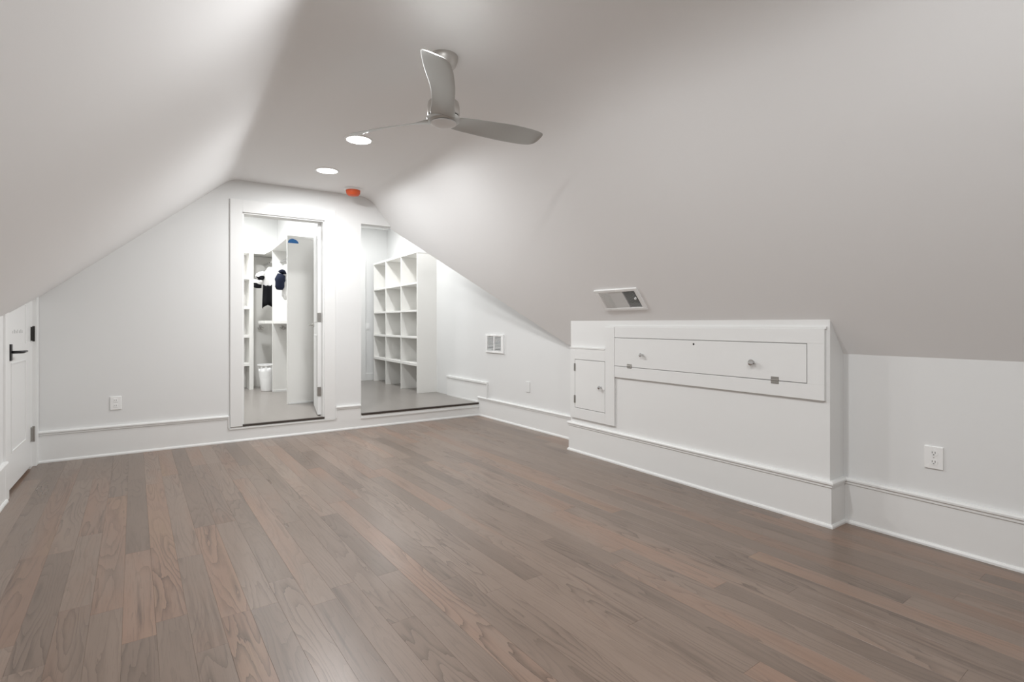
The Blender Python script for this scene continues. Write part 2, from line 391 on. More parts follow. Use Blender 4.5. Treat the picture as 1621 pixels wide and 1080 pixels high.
t = struct(strip('trim_1', HX0 + .004, 3.497, PZ - .020, PZ + .002, -.018, .02, 'nosing', bevel=.004), 'dark wood nosing along the hall step', 'trim')
t = struct(strip('trim_2', DX0 + .002, DX1 + .045, PZ - .016, PZ + .002, -.012, .02, 'nosing', bevel=.003), 'dark wood threshold strip of the closet doorway', 'trim')

# walls of closet and hall
struct(boxes('wall_partition', [(1.86, 1.95, YW(1.9) + .06, 9.0, PZ - .05, 2.9)], 'wall'), 'partition between closet and hall', 'wall')
struct(box('wall_hall_back', 1.93, 3.78, 8.82, 8.94, PZ - .05, 2.9, 'wall', bevel=0), 'white end wall of the hall', 'wall')
struct(box('wall_closet_back', -0.1, 1.95, 8.94, 9.05, PZ - .05, 2.9, 'wall', bevel=0), 'white end wall of the walk-in closet', 'wall')
struct(box('wall_closet_side', -0.2, -0.1, 5.75, 9.05, PZ - .05, 2.9, 'wall', bevel=0), 'white side wall of the walk-in closet', 'wall')

# ------------------------------------------------------------------ baseboards
def bprof(h): return [(0, 0), (.024, 0), (.024, .010), (.019, .019), (.013, .020), (.013, h - .038), (.019, h - .034), (.019, h - .022), (.026, h - .017), (.026, h - .008), (.020, h), (0, h)]
def lprof(h): return [(0, 0), (.024, 0), (.024, .010), (.019, .019), (.013, .020), (.013, h - .016), (.021, h - .014), (.021, h), (0, h)]
bb = struct(sweep('baseboard_back', bprof(.262), [(-0.645, YW(-.645)), (.745, YW(.745))], 'trim', side=-1), 'tall white baseboard of the end wall', 'baseboard')
sweep('baseboard_section', lprof(.137), [(.745, YW(.745)), (1.742, YW(1.742))], 'trim', bb, side=-1)
sweep('baseboard_section', bprof(.262), [(1.742, YW(1.742)), (2.012, YW(2.012))], 'trim', bb, side=-1)
sweep('baseboard_section', lprof(.118), [(2.012, YW(2.012)), (3.5, YW(3.5))], 'trim', bb, side=-1)
strip('riser_board', HX0, 3.497, .118, PZ - .020, -.010, .01, 'trim', bb)
for xx in (.735, 1.742):
    strip('cap_return', xx, xx + .012, .137, .262, -.024, .0, 'trim', bb)
br = struct(sweep('baseboard_right', bprof(.238), [(XFAR, YW(3.5)), (XFAR + .002, 3.50)], 'trim', side=-1), 'white baseboard along the right wall', 'baseboard')
# raised length of it that follows the hall step
yS = 5.325
prism('raised_board', [(3.487, yS, .20), (3.487, yS, .415), (3.50, 6.36, .415), (3.50, 6.36, PZ), (3.487, YW(3.49), PZ), (3.487, YW(3.49), .20)], (.06, 0, 0), 'trim', br)
mesh('raised_cap', [(3.474, yS - .004, .405), (3.488, 6.37, .405), (3.56, 6.37, .405), (3.56, yS - .004, .405), (3.474, yS - .004, .432), (3.488, 6.37, .432), (3.56, 6.37, .432), (3.56, yS - .004, .432)], BF, 'trim', br, bevel=.003)
box('cap_return', 3.476, 3.52, yS - .006, yS + .012, .235, .415, 'trim', br, bevel=.002)
prism('shoe', [(3.478, YW(3.48), PZ), (3.478, YW(3.48), PZ + .018), (3.50, 6.36, PZ + .018), (3.50, 6.36, PZ)], (.05, 0, 0), 'trim', br)
sweep('baseboard_section', bprof(.2608), [(knee_x(1.38), 1.38), (knee_x(REAR), REAR)], 'trim', br, side=-1)
struct(sweep('baseboard_left', bprof(.262), [(left_x(REAR), REAR), (left_x(4.52), 4.52), (left_x(4.62), 4.62)], 'trim', side=-1), 'white baseboard of the left knee wall', 'baseboard')
struct(box('baseboard_hall', 1.95, 3.645, 8.805, 8.82, PZ, PZ + .12, 'trim'), 'white baseboard of the hall end wall', 'baseboard')

# ------------------------------------------------------------------ door casings
c = struct(strip('trim_3', .752, DX0 + .004, .138, 2.355, -.016, .01, 'trim', bevel=.002), 'flat white casing of the closet doorway', 'trim')
strip('casing_board', DX1 - .004, 1.742, .138, 2.355, -.016, .01, 'trim', c, bevel=.002)
strip('casing_head', DX0 + .004, DX1 - .004, DZ1 - .004, 2.355, -.016, .01, 'trim', c, bevel=.002)
strip('jamb', DX0, DX0 + .018, PZ, DZ1, 0, TH + .01, 'trim', c); strip('jamb', DX1 - .018, DX1, PZ, DZ1, 0, TH + .01, 'trim', c); strip('jamb', DX0, DX1, DZ1 - .018, DZ1, 0, TH + .01, 'trim', c)
strip('sill_filler', .755, DX0 + .002, .137, .150, -.018, 0, 'steel', c)

# ------------------------------------------------------------------ closet door, swung open into the closet
hx, hy = 1.590, YW(1.6) + .10
da = math.atan2(.80, .172); dd = Vector((math.cos(da), math.sin(da), 0)); dn = Vector((math.sin(da), -math.cos(da), 0))
def dp(s, tt, z): p = Vector((hx, hy, 0)) + dd * s + dn * tt; return (p.x, p.y, z)
def dbox(s0, s1, t0, t1, z0, z1): return [dp(s0, t0, z0), dp(s1, t0, z0), dp(s1, t1, z0), dp(s0, t1, z0), dp(s0, t0, z1), dp(s1, t0, z1), dp(s1, t1, z1), dp(s0, t1, z1)]
door2 = struct(mesh('door_2', dbox(.0, .745, -.0, .036, PZ + .012, 2.215), BF, 'door', loc=(hx, hy, PZ), bevel=.002), 'white closet door standing open', 'door')
for z0, z1 in ((.36, 1.02), (1.16, 2.10)):
    mesh('panel', dbox(.12, .63, -.006, .003, z0, z1), BF, 'door', door2, bevel=.005)
for z in (.42, 1.215, 2.10):
    h = mesh('hinge', dbox(-.004, .004, -.004, .034, z - .05, z + .05), BF, 'steel', door2, bevel=.001)
    q = dp(-.004, .040, z); lathe('hinge_barrel', [(0, -.05), (.007, -.05), (.007, .05), (0, .05)], q, 'steel', h, seg=12)
hd = lathe('door_handle', [(0, -.01), (.026, -.01), (.026, .004), (0, .004)], dp(.68, -.004, 1.13), 'nickel', door2, seg=20, axis='X')
tube('lever', [dp(.68, 0, 1.13), dp(.68, -.045, 1.13), dp(.665, -.055, 1.13), dp(.56, -.055, 1.13)], .008, 'nickel', hd)

# ------------------------------------------------------------------ low slanted-top attic door in the left wall
def lp_(y, z, d=0.0): return (left_x(y) + d, y, z)
def lquad(y0, y1, z0, z1a, z1b, d0, d1):
    return [lp_(y0, z0, d0), lp_(y1, z0, d0), lp_(y1, z0, d1), lp_(y0, z0, d1), lp_(y0, z1a, d0), lp_(y1, z1b, d0), lp_(y1, z1b, d1), lp_(y0, z1a, d1)]
door1 = struct(mesh('door_1', lquad(4.745, 5.565, .022, left_z(4.745) + .0, left_z(5.565) - .0, -.045, -.010), BF, 'door', loc=lp_(5.15, .022), bevel=.002), 'low white attic access door with slanted top', 'door')
# recessed panels are framed by thin mouldings
def ridge(y0, y1, z0, z1, zb=None):
    mesh('panel_moulding', lquad(y0, y1, z0, z1, zb if zb else z1, -.012, -.004), BF, 'door', door1, bevel=.002)
ridge(4.90, 5.36, .262, .274); ridge(4.90, 5.36, .868, .878)
ridge(5.350, 5.362, .274, .868); ridge(4.888, 4.900, .262, .878)
ridge(5.352, 5.366, 1.00, 1.29); 
for z0, z1 in ((1.012, 1.122), (.215, .325)):
    h = mesh('hinge', lquad(5.568, 5.612, z0, z1, z1, -.012, .004), BF, 'dark_metal' if z0 > 1 else 'steel', door1, bevel=.001)
    lathe('hinge_barrel', [(0, z0 - .006), (.008, z0 - .006), (.008, z1 + .006), (0, z1 + .006)], (left_x(5.59) + .004, 5.592, 0), 'dark_metal' if z0 > 1 else 'steel', h, seg=12)
bp_ = mesh('door_handle', lquad(4.845, 4.885, .895, 1.008, 1.008, -.012, .0), BF, 'black', door1, bevel=.003, label='black lever handle on a slim backplate')
tube('lever', [lp_(4.865, .953, -.005), lp_(4.865, .953, .045), lp_(4.885, .953, .054), lp_(4.99, .954, .054)], [.010, .010, .010, .008], 'black', bp_)
for i in range(7):
    y0 = 4.93 + i * .052
    mesh('lettering', lquad(y0, y0 + (.030 if i % 3 else .018), 1.080, 1.105 if i % 2 else 1.098, 1.105 if i % 2 else 1.098, -.0105, -.0094), BF, 'mark', door1)
c = struct(mesh('trim_4', lquad(4.60, 4.700, .0, left_z(4.60) + .01, left_z(4.70) + .01, -.02, .014), BF, 'trim', bevel=.002), 'white casing of the low attic door', 'trim')
mesh('casing_board', lquad(5.655, 5.750, .0, left_z(5.655) + .01, left_z(5.75) + .01, -.02, .014), BF, 'trim', c, bevel=.002)
mesh('jamb', lquad(4.700, 4.735, .0, left_z(4.70) + .02, left_z(4.735) + .02, -.10, -.004), BF, 'trim', c)
mesh('jamb', lquad(5.57, 5.655, .0, left_z(5.57) + .02, left_z(5.655) + .02, -.10, -.012), BF, 'trim', c)
mesh('threshold', lquad(4.735, 5.57, -.01, .012, .012, -.12, -.03), BF, 'hall_oak', c)

# ------------------------------------------------------------------ hall door (end wall of the hall)
d3 = struct(box('door_3', 2.42, 3.16, 8.795, 8.825, PZ + .01, 2.14, 'door'), 'white door in the hall end wall', 'door')
for z0, z1 in ((.40, 1.00), (1.15, 2.02)): box('panel', 2.53, 3.05, 8.789, 8.80, z0, z1, 'door', d3, bevel=.004)
hh = lathe('door_handle', [(0, 0), (.012, 0), (.012, -.03), (.028, -.042), (.028, -.06), (0, -.066)], (3.10, 8.795, 1.10), 'nickel', d3, seg=16, axis='Y')
c = struct(box('trim_5', 3.16, 3.245, 8.79, 8.825, PZ, 2.225, 'trim'), 'white casing of the hall door', 'trim')
box('casing_board', 2.335, 2.42, 8.79, 8.825, PZ, 2.225, 'trim', c); box('casing_head', 2.42, 3.16, 8.79, 8.825, 2.14, 2.225, 'trim', c)
t = thing('light_switch', 'small white light switch beside the hall door', 'light switch', (3.285, 8.82, 1.04))
box('plate', 3.25, 3.32, 8.812, 8.822, 1.04, 1.155, 'plastic', t); box('rocker', 3.27, 3.30, 8.807, 8.813, 1.065, 1.13, 'plastic', t)

# ------------------------------------------------------------------ built-in cabinet under the right slope
BY0, BY1, BTOP = 1.33, 3.53, 1.180
cab = thing('built_in_cabinet', 'long white built-in cabinet projecting from the right knee wall', 'cabinet', (XBOX, BY0, 0))
cab.rotation_euler = (0, 0, -math.atan(SK))
box('body', XBOX, XKNEE + .12, BY0, BY1, 0, BTOP, 'cabinet', cab, bevel=.002)
sweep('baseboard', bprof(.262), [(XFAR, BY1), (XBOX, BY1), (XBOX, BY0), (XKNEE + .05, BY0)], 'trim', cab, side=-1)
FX = XBOX - .018
def fbox(name, y0, y1, z0, z1, d=FX, mat='cabinet', parent=cab, bevel=.0015, x1=XBOX + .002, **k): return box(name, d, x1, y0, y1, z0, z1, mat, parent, bevel, **k)
g = .004
# flap opening: y 1.450..2.970, z .803..1.030 ; small door: y 3.082..3.452, z .400..0.826
fbox('frame_rail', 1.352, 2.970, .710, .803 - g); fbox('frame_rail', 1.352, 2.970, 1.030 + g, 1.118)
fbox('frame_stile', 1.352, 1.450 - g, .803 - g, 1.030 + g)
fbox('frame_stile', 2.970 + g, 3.082 - g, .305, 1.118)
fbox('frame_stile', 3.452 + g, 3.515, .305, .932); fbox('frame_rail', 3.082 - g, 3.452 + g, .305, .400 - g); fbox('frame_rail', 3.082 - g, 3.452 + g, .826 + g, .932)
fbox('top_rail', 1.345, 3.03, 1.118, 1.132, d=XBOX - .012); fbox('ledge_strip', 3.08, 3.52, .926, .940, d=XBOX - .022)
def knob(y, z, parent, s=1.0):
    k = lathe('knob', [(0, .004), (.010 * s, .004), (.008 * s, -.006), (.0065 * s, -.014), (.013 * s, -.020), (.0155 * s, -.026), (.013 * s, -.032), (0, -.035)], (FX, y, z), 'chrome', parent, seg=20, axis='X')
    return k
flap = fbox('flap_door', 1.450, 2.970, .803, 1.030)
def hing(y0, y1, z0, z1, parent, barrel):
    h = box('hinge', FX - .0025, FX + .001, y0, y1, z0, z1, 'steel', parent, bevel=.0006)
    if barrel == 'Y': lathe('hinge_barrel', [(0, y0), (.004, y0), (.004, y1), (0, y1)], (FX - .003, 0, (z0 + z1) / 2), 'steel', parent, seg=10, axis='Y')
    else: lathe('hinge_barrel', [(0, z0), (.004, z0), (.004, z1), (0, z1)], (FX - .003, (y0 + y1) / 2, 0), 'steel', parent, seg=10)
knob(2.674, .905, flap); knob(1.776, .903, flap, 1.35)
hing(2.785, 2.832, .792, .826, flap, 'Y'); hing(1.612, 1.660, .782, .825, flap, 'Y')
lathe('keyhole', [(0, .001), (.007, .001), (.007, -.0015), (0, -.0015)], (FX, 2.214, 1.004), 'dark_metal', flap, seg=14, axis='X')
sd = fbox('cabinet_door', 3.082, 3.452, .400, .826)
knob(3.125, .608, sd, 1.0); hing(3.444, 3.466, .725, .792, sd, 'Z'); hing(3.444, 3.466, .440, .508, sd, 'Z')
box('latch', FX - .004, FX + .001, 3.088, 3.106, .585, .600, 'plastic', sd, bevel=.001)

# ------------------------------------------------------------------ vents
def cut(o, verts):
    """cut a real opening through a wall or ceiling"""
    me = bpy.data.meshes.new('opening'); me.from_pydata([tuple(Vector(v) - ORG[o.name]) for v in verts], [], BF)
    bm = bmesh.new(); bm.from_mesh(me); bmesh.ops.recalc_face_normals(bm, faces=bm.faces); bm.to_mesh(me); bm.free()
    c_ = bpy.data.objects.new('opening', me); COL.objects.link(c_); c_.location = ORG[o.name]
    m_ = o.modifiers.new('opening', 'BOOLEAN'); m_.operation = 'DIFFERENCE'; m_.object = c_; m_.solver = 'EXACT'
    bpy.context.view_layer.update()
    res = bpy.data.meshes.new_from_object(o.evaluated_get(bpy.context.evaluated_depsgraph_get()))
    o.modifiers.clear(); o.data = res; res.set_sharp_from_angle(angle=math.radians(20)); bpy.data.objects.remove(c_)
def boot(V, parent, open_face):
    """sheet-metal duct boot: a box open towards the room"""
    return mesh('duct_boot', V, [f for i, f in enumerate(BF) if i != open_face], 'galv', parent)
def to_slope(u, v, d):
    """u along Y, v down the right slope from the register's upper edge, d off the surface into the room"""
    base = Vector((crease_r(2.8) + (ZC - 1.415) / 1.198 - .002, 0, 1.415)); dn_ = Vector((1 / 1.198, 0, -1)).normalized(); nn = Vector((-1, 0, -1 / 1.198)).normalized()
    p = base + dn_ * v + nn * d; return (p.x, u, p.z)
def sbox(u0, u1, v0, v1, d0, d1): return [to_slope(u0, v0, d0), to_slope(u1, v0, d0), to_slope(u1, v1, d0), to_slope(u0, v1, d0), to_slope(u0, v0, d1), to_slope(u1, v0, d1), to_slope(u1, v1, d1), to_slope(u0, v1, d1)]
vt = thing('ceiling_register', 'white metal air register on the sloped ceiling above the cabinet', 'vent', to_slope(2.79, .1, 0))
for q in ((2.575, 3.015, 0, .024), (2.575, 3.015, .180, .204), (2.575, 2.607, .024, .180), (2.975, 3.015, .024, .180)):
    mesh('frame', sbox(q[0], q[1], q[2], q[3], -.004, .012), BF, 'plastic', vt, bevel=.003)
cut(ceiling, sbox(2.60, 2.985, .02, .186, -.10, .03))
boot(sbox(2.60, 2.985, .02, .186, -.13, .0), vt, 1)
mesh('centre_plate', sbox(2.728, 2.978, .022, .182, .001, .009), BF, 'louver', vt, bevel=.001)
for i in range(7):
    y = 2.872 + i * .0145
    mesh('louver', sbox(y, y + .0085, .026, .178, .008, .0115), BF, 'louver', vt, bevel=.001)
for i in range(9):
    y = 2.610 + i * .0135
    mesh('louver', [to_slope(y, .024, .003), to_slope(y + .002, .024, .003), to_slope(y + .002, .18, .003), to_slope(y, .18, .003), to_slope(y, .024, .006), to_slope(y + .002, .024, .006), to_slope(y + .002, .18, .006), to_slope(y, .18, .006)], BF, 'louver', vt)
mesh('damper_lever', sbox(2.622, 2.634, .085, .10, .004, .020), BF, 'plastic', vt, bevel=.001)

vt = thing('wall_register', 'white two-panel return grille on the right wall by the hall step', 'vent', (3.49, 5.175, .795))
vx = 3.484
for q in ((4.985, 5.365, .795, .822), (4.985, 5.365, .992, 1.018), (4.985, 5.035, .822, .992), (5.325, 5.365, .822, .992), (5.170, 5.190, .822, .992)):
    box('frame', vx, 3.505, q[0], q[1], q[2], q[3], 'plastic', vt, bevel=.003)
cut(wall_right, bverts(3.40, 3.64, 5.03, 5.33, .815, 1.0))
boot(bverts(3.496, 3.63, 5.031, 5.329, .816, .999), vt, 5)
for a, b in ((5.035, 5.170), (5.190, 5.325)):
    for i in range(10):
        z = .826 + i * .0165
        mesh('louver', [(3.488, a, z), (3.499, a, z + .010), (3.499, b, z + .010), (3.488, b, z), (3.488, a, z + .0015), (3.499, a, z + .0115), (3.499, b, z + .0115), (3.488, b, z + .0015)], BF, 'louver', vt)

# ------------------------------------------------------------------ outlets
KX = knee_x(.90)
o = thing('wall_outlet', 'white double outlet plate low on the right knee wall', 'outlet', (KX, .90, .40))
box('plate', KX - .008, KX + .004, .861, .941, .401, .517, 'plastic', o, bevel=.003)
for z in (.436, .482):
    r = lathe('socket', [(0, .002), (.017, .002), (.017, -.0015), (0, -.0015)], (KX - .008, .90, z), 'plastic', o, seg=20, axis='X')
    for dy in (-.006, .006): box('slot', KX - .0102, KX - .009, .90 + dy - .0015, .90 + dy + .0015, z - .001, z + .008, 'duct', r, bevel=0)
    box('slot', KX - .0102, KX - .009, .8975, .9025, z - .010, z - .005, 'duct', r, bevel=0)
lathe('screw', [(0, .001), (.003, .001), (.003, -.001), (0, -.001)], (KX - .008, .90, .459), 'nickel', o, seg=10, axis='X')
o = thing('wall_outlet', 'white outlet plate low on the end wall beside the closet doorway', 'outlet', (-.13, YW(-.13), .395))
strip('plate', -.168, -.088, .395, .511, -.008, .001, 'plastic', o, bevel=.003)
for z in (.430, .476):
    r = strip('socket', -.143, -.113, z - .016, z + .016, -.0100, -.007, 'plastic', o, bevel=.003)
    for dx in (-.006, .005): strip('slot', -.128 + dx - .001, -.128 + dx + .001, z - .002, z + .007, -.0106, -.0095, 'duct', r, bevel=0)
o = tag(box('cover_plate', 3.493, 3.502, 4.495, 4.565, .395, .51, 'wall', bevel=.002), 'blank painted cover plate on the right wall', 'wall plate')

# ------------------------------------------------------------------ recessed lights
def recessed(x, y, z, watts, label, lens=.086, group=None, tint=(.975, .99, 1.0), offscreen=False):
    t = thing('recessed_light', label, 'ceiling light', (x, y, z), group)
    ring = [(lens, 0.002), (lens + .004, -.006), (lens + .012, -.008), (lens + .020, -.004), (lens + .022, .002)]
    lathe('trim_ring', ring, (x, y, z), 'plastic', t, seg=40)
    lathe('lens', [(0, .001), (lens + .001, .001), (lens + .001, -.003), (lens * .6, -.0045), (0, -.005)], (x, y, z), 'lens', t, seg=40)
    nm = 'recessed_lamp_offscreen' if offscreen else 'recessed_lamp'
    l = bpy.data.lights.new(nm, 'AREA'); l.shape = 'DISK'; l.size = lens * 2; l.energy = watts; l.color = tint
    lo = bpy.data.objects.new(nm, l); COL.objects.link(lo); lo.parent = t; lo.location = (0, 0, -.012)
    return t
recessed(1.385, 3.897, ZC, W_ROOM, 'lit round recessed light in the flat ceiling beside the fan blade')
recessed(1.43, 4.852, ZC, W_ROOM, 'lit round recessed light in the flat ceiling near the orange detector')
recessed(0.95, 1.72, ZC, W_ROOM, 'lit round recessed light near the left crease of the flat ceiling beside the fan', offscreen=True)
recessed(1.25, 0.20, ZC, W_ROOM, 'lit round recessed light close to the gable wall', offscreen=True)
recessed(2.75, 6.55, 2.80, W_HALL, 'lit round recessed light in the hall ceiling just past the step'); recessed(2.75, 7.9, 2.80, W_HALL, 'lit round recessed light in the hall ceiling by the hall door')
recessed(1.05, 7.15, 2.80, W_CLOSET, 'lit round recessed light in the closet ceiling beside the hanging unit'); recessed(0.85, 8.05, 2.80, W_CLOSET, 'lit round recessed light in the closet ceiling in front of the cubby shelf')

# ------------------------------------------------------------------ smoke detector in an orange dust cover
t = thing('smoke_detector', 'round ceiling detector under an orange dust cover', 'smoke detector', (1.845, 5.36, ZC))
lathe('base', [(0, .004), (.094, .004), (.096, -.004), (.092, -.014), (.08, -.018), (0, -.018)], (1.845, 5.36, ZC), 'plastic', t, seg=36)
lathe('dust_cover', [(.070, -.012), (.073, -.020), (.069, -.048), (.056, -.066), (.030, -.073), (0, -.074)], (1.845, 5.36, ZC), 'orange', t, seg=36, label='orange plastic dust cover')

# ------------------------------------------------------------------ ceiling fan
fx, fy = 1.314, 2.424
fan = thing('ceiling_fan', 'three-blade satin silver ceiling fan on a short downrod', 'ceiling fan', (fx, fy, ZC))
lathe('canopy', [(0, .002), (.074, .002), (.076, -.006), (.074, -.022), (.062, -.050), (.040, -.068), (.020, -.075), (0, -.076)], (fx, fy, ZC), 'nickel', fan, seg=40)
lathe('downrod', [(0, -.07), (.0125, -.07), (.0125, -.23), (0, -.23)], (fx, fy, ZC), 'nickel', fan, seg=20)
lathe('rod_collar', [(0, -.068), (.018, -.068), (.018, -.086), (.013, -.09), (0, -.09)], (fx, fy, ZC), 'dark_metal', fan, seg=20)
lathe('motor_housing', [(0, -.215), (.030, -.217), (.060, -.226), (.080, -.243), (.084, -.262), (.084, -.305), (.080, -.310), (0, -.310)], (fx, fy, ZC), 'nickel', fan, seg=44)
lathe('motor_gap', [(0, -.305), (.078, -.305), (.078, -.322), (0, -.322)], (fx, fy, ZC), 'dark_metal', fan, seg=40)
lathe('blade_hub', [(0, -.318), (.083, -.318), (.088, -.325), (.086, -.336), (.074, -.345), (0, -.345)], (fx, fy, ZC), 'blade', fan, seg=44)
lathe('light_gap', [(0, -.343), (.064, -.343), (.064, -.349), (0, -.349)], (fx, fy, ZC), 'dark_metal', fan, seg=40)
lathe('light_lens', [(0, -.347), (.0665, -.347), (.0665, -.353), (.055, -.360), (.030, -.365), (0, -.366)], (fx, fy, ZC), 'fan_lens', fan, seg=44)
# blade stations: radius, chord, sideways sweep, height, pitch (deg)
ST = [(.045, .140, .000, -.332, 4), (.085, .142, .001, -.331, 9), (.13, .132, .003, -.328, 16), (.20, .128, .006, -.322, 22), (.29, .134, .008, -.316, 24),
      (.38, .150, .004, -.311, 23), (.47, .156, -.002, -.308, 21), (.55, .152, -.006, -.306, 20), (.60, .138, -.012, -.305, 19), (.622, .112, -.020, -.305, 19), (.630, .070, -.030, -.305, 19)]
def blade(az):
    V, Fc = [], []; prof = [(-.5, 0), (-.42, .5), (-.2, .95), (.1, 1), (.35, .7), (.5, 0), (.35, -.7), (.1, -1), (-.2, -.95), (-.42, -.5)]
    for r, ch, sw, h, pit in ST:
        p = math.radians(pit); th = .0042 if r > .1 else .007
        for s, tt in prof:
            u = s * ch; y = sw + u * math.cos(p) + tt * th * math.sin(p) * .5; z = h - u * math.sin(p) + tt * th
            V.append((fx + r * math.cos(az) - y * math.sin(az), fy + r * math.sin(az) + y * math.cos(az), ZC + z))
    n = len(prof)
    for i in range(len(ST) - 1):
        for j in range(n): Fc.append((i * n + j, i * n + (j + 1) % n, (i + 1) * n + (j + 1) % n, (i + 1) * n + j))
    Fc += [tuple(range(n))[::-1], tuple((len(ST) - 1) * n + j for j in range(n))]
    o = mesh('blade', V, Fc, 'blade', fan, smooth=True)
    s = o.modifiers.new('smooth', 'SUBSURF'); s.levels = 1; s.render_levels = 2
for a in (1, 118.5, 239.5): blade(math.radians(a))

# ------------------------------------------------------------------ cube shelf in the hall
sh = thing('cube_shelf', 'tall white cube shelf of three columns standing in the hall', 'shelf', (3.24, 6.75, PZ))
sh.rotation_euler = (0, 0, -math.radians(3.06))
O = Vector((3.24, 6.75, PZ)); SD, SL, SHH = .30, 1.93, 2.02
def sp(name, x0, x1, y0, y1, z0, z1, mat='shelf', bevel=.0015):   # local box (x depth, y length)
    o = mesh(name, [tuple(Vector(v) + O) for v in bverts(x0, x1, y0, y1, z0, z1)], BF, mat, sh, bevel=bevel); return o
sp('side_panel', 0, SD, 0, .022, 0, SHH); sp('side_panel', 0, SD, SL - .022, SL, 0, SHH)
sp('back_panel', SD - .012, SD, .022, SL - .022, .0, SHH - .03)
sp('top', -.006, SD, -.004, SL, SHH - .03, SHH)
cols = [.022, .638, 1.315, SL - .022]
for y in cols[1:3]: sp('divider', 0, SD - .012, y - .013, y + .013, 0, SHH - .03)
zs = [.410, .794, 1.177, 1.570]
for i in range(3):
    for z in zs:
        hth = .028 if z < .5 else .020
        sp('shelf_board', -.004, SD - .012, cols[i] + (.013 if i else 0), cols[i + 1] - (.013 if i < 2 else 0), z - hth, z + hth * .3)

# ------------------------------------------------------------------ closet fittings
cu = thing('cubby_shelf', 'white cubby shelf against the closet end wall', 'shelf', (.85, 8.76, PZ))
for x0, x1 in ((.25, .305), (.82, .875), (1.395, 1.452)): box('side_panel', x0, x1, 8.60, 8.935, PZ, 2.195, 'shelf', cu)
box('back_panel', .305, 1.395, 8.915, 8.93, PZ, 2.195, 'shelf', cu)
for z in (.537, .961, 1.386, 1.829):
    for x0, x1 in ((.305, .82), (.875, 1.395)): box('shelf_board', x0, x1, 8.60, 8.915, z - .025, z + .02, 'shelf', cu)
box('top', .24, 1.458, 8.595, 8.935, 2.195, 2.227, 'shelf', cu)
wd = thing('wardrobe_unit', 'open white hanging unit along the closet side with tall end panel', 'wardrobe', (1.69, 7.5, PZ))
prism('top', [(1.515, 6.765, 2.195), (1.60, 8.08, 2.195), (1.60, 8.595, 2.195), (1.46, 8.595, 2.195), (1.46, 8.94, 2.195), (1.855, 8.94, 2.195), (1.855, 6.765, 2.195)], (0, 0, .032), 'shelf', wd, bevel=.002)
box('corner_back', 1.454, 1.845, 8.925, 8.938, PZ, 2.19, 'shelf', wd); box('corner_side', 1.840, 1.858, 8.112, 8.925, PZ, 2.19, 'shelf', wd)
box('end_panel', 1.522, 1.855, 6.77, 6.79, PZ, 2.195, 'shelf', wd); box('edge_band', 1.515, 1.525, 6.764, 6.793, PZ, 2.195, 'shelf', wd)
box('toe_strip', 1.53, 1.855, 6.758, 6.77, PZ, PZ + .022, 'trim', wd)
box('divider', 1.612, 1.855, 8.09, 8.11, PZ, 2.195, 'shelf', wd); box('toe_strip', 1.612, 1.855, 8.078, 8.09, PZ, PZ + .03, 'trim', wd)
box('shelf_board', 1.62, 1.855, 6.79, 8.09, 1.145, 1.188, 'shelf', wd); box('shelf_board', 1.515, 1.855, 8.11, 8.60, 1.145, 1.188, 'shelf', wd)
tube('hanging_rod', [(1.725, 6.79, 2.04), (1.725, 8.09, 2.04)], .014, 'chrome', wd, seg=14); tube('hanging_rod', [(1.66, 8.11, 2.06), (1.66, 8.93, 2.06)], .014, 'chrome', wd, seg=14)
prism('end_tape', [(1.522 + .125 * (.5 - .5 * math.cos(math.pi * i / 14)), 6.7695, 2.135 + .055 * math.sin(math.pi * i / 14) * (1.0 if i < 8 else .9) - .0 * i) for i in range(15)], (0, -.0015, 0), 'blue', wd, label='blue tape arc at the top of the end panel')
def hook(x, y, z, label):
    t = thing('coat_hook', label, 'hook', (x, y, z))
    box('plate', x - .016, x + .016, y - .004, y + .001, z - .03, z + .03, 'nickel', t, bevel=.001)
    tube('prong', [(x, y, z + .005), (x, y - .03, z - .006), (x, y - .055, z - .02), (x, y - .070, z - .012), (x, y - .076, z + .012)], [.008, .009, .009, .009, .011], 'nickel', t, seg=8)
    tube('prong', [(x - .035, y - .02, z - .01), (x - .03, y - .035, z - .025), (x, y - .04, z - .03), (x + .03, y - .035, z - .025), (x + .035, y - .02, z - .01)], [.010, .011, .010, .011, .010], 'nickel', t, seg=8)
hook(1.745, 8.089, 1.092, 'nickel coat hook under the closet shelf on the divider face')
hook(1.60, 8.924, 1.092, 'nickel coat hook under the closet corner shelf above the basket')

# laundry basket
def basket():
    cx, cy = 1.605, 8.31; t = thing('laundry_basket', 'tapered white plastic laundry basket with slots below the rim', 'basket', (cx, cy, PZ))
    seg = 48; rows = [(0, .102), (.012, .106), (.14, .120), (.28, .136), (.325, .141), (.362, .145), (.378, .147)]
    V, Fc = [], []
    for h, r in rows:
        for i in range(seg): a = 2 * math.pi * i / seg; V.append((cx + r * math.cos(a), cy + r * math.sin(a) * .9, PZ + .002 + h))
    for j in range(len(rows) - 1):
        for i in range(seg):
            if j == 4 and i % 4 != 0: continue
            Fc.append((j * seg + i, j * seg + (i + 1) % seg, (j + 1) * seg + (i + 1) % seg, (j + 1) * seg + i))
    Fc.append(tuple(range(seg))[::-1])
    o = mesh('body', V, Fc, 'plastic', t, smooth=True); s = o.modifiers.new('wall', 'SOLIDIFY'); s.thickness = .003
    ring = [(cx + .148 * math.cos(2 * math.pi * i / seg), cy + .148 * .9 * math.sin(2 * math.pi * i / seg), PZ + .383) for i in range(seg + 1)]
    tube('rim', ring, .0075, 'plastic', t, seg=8)
basket()

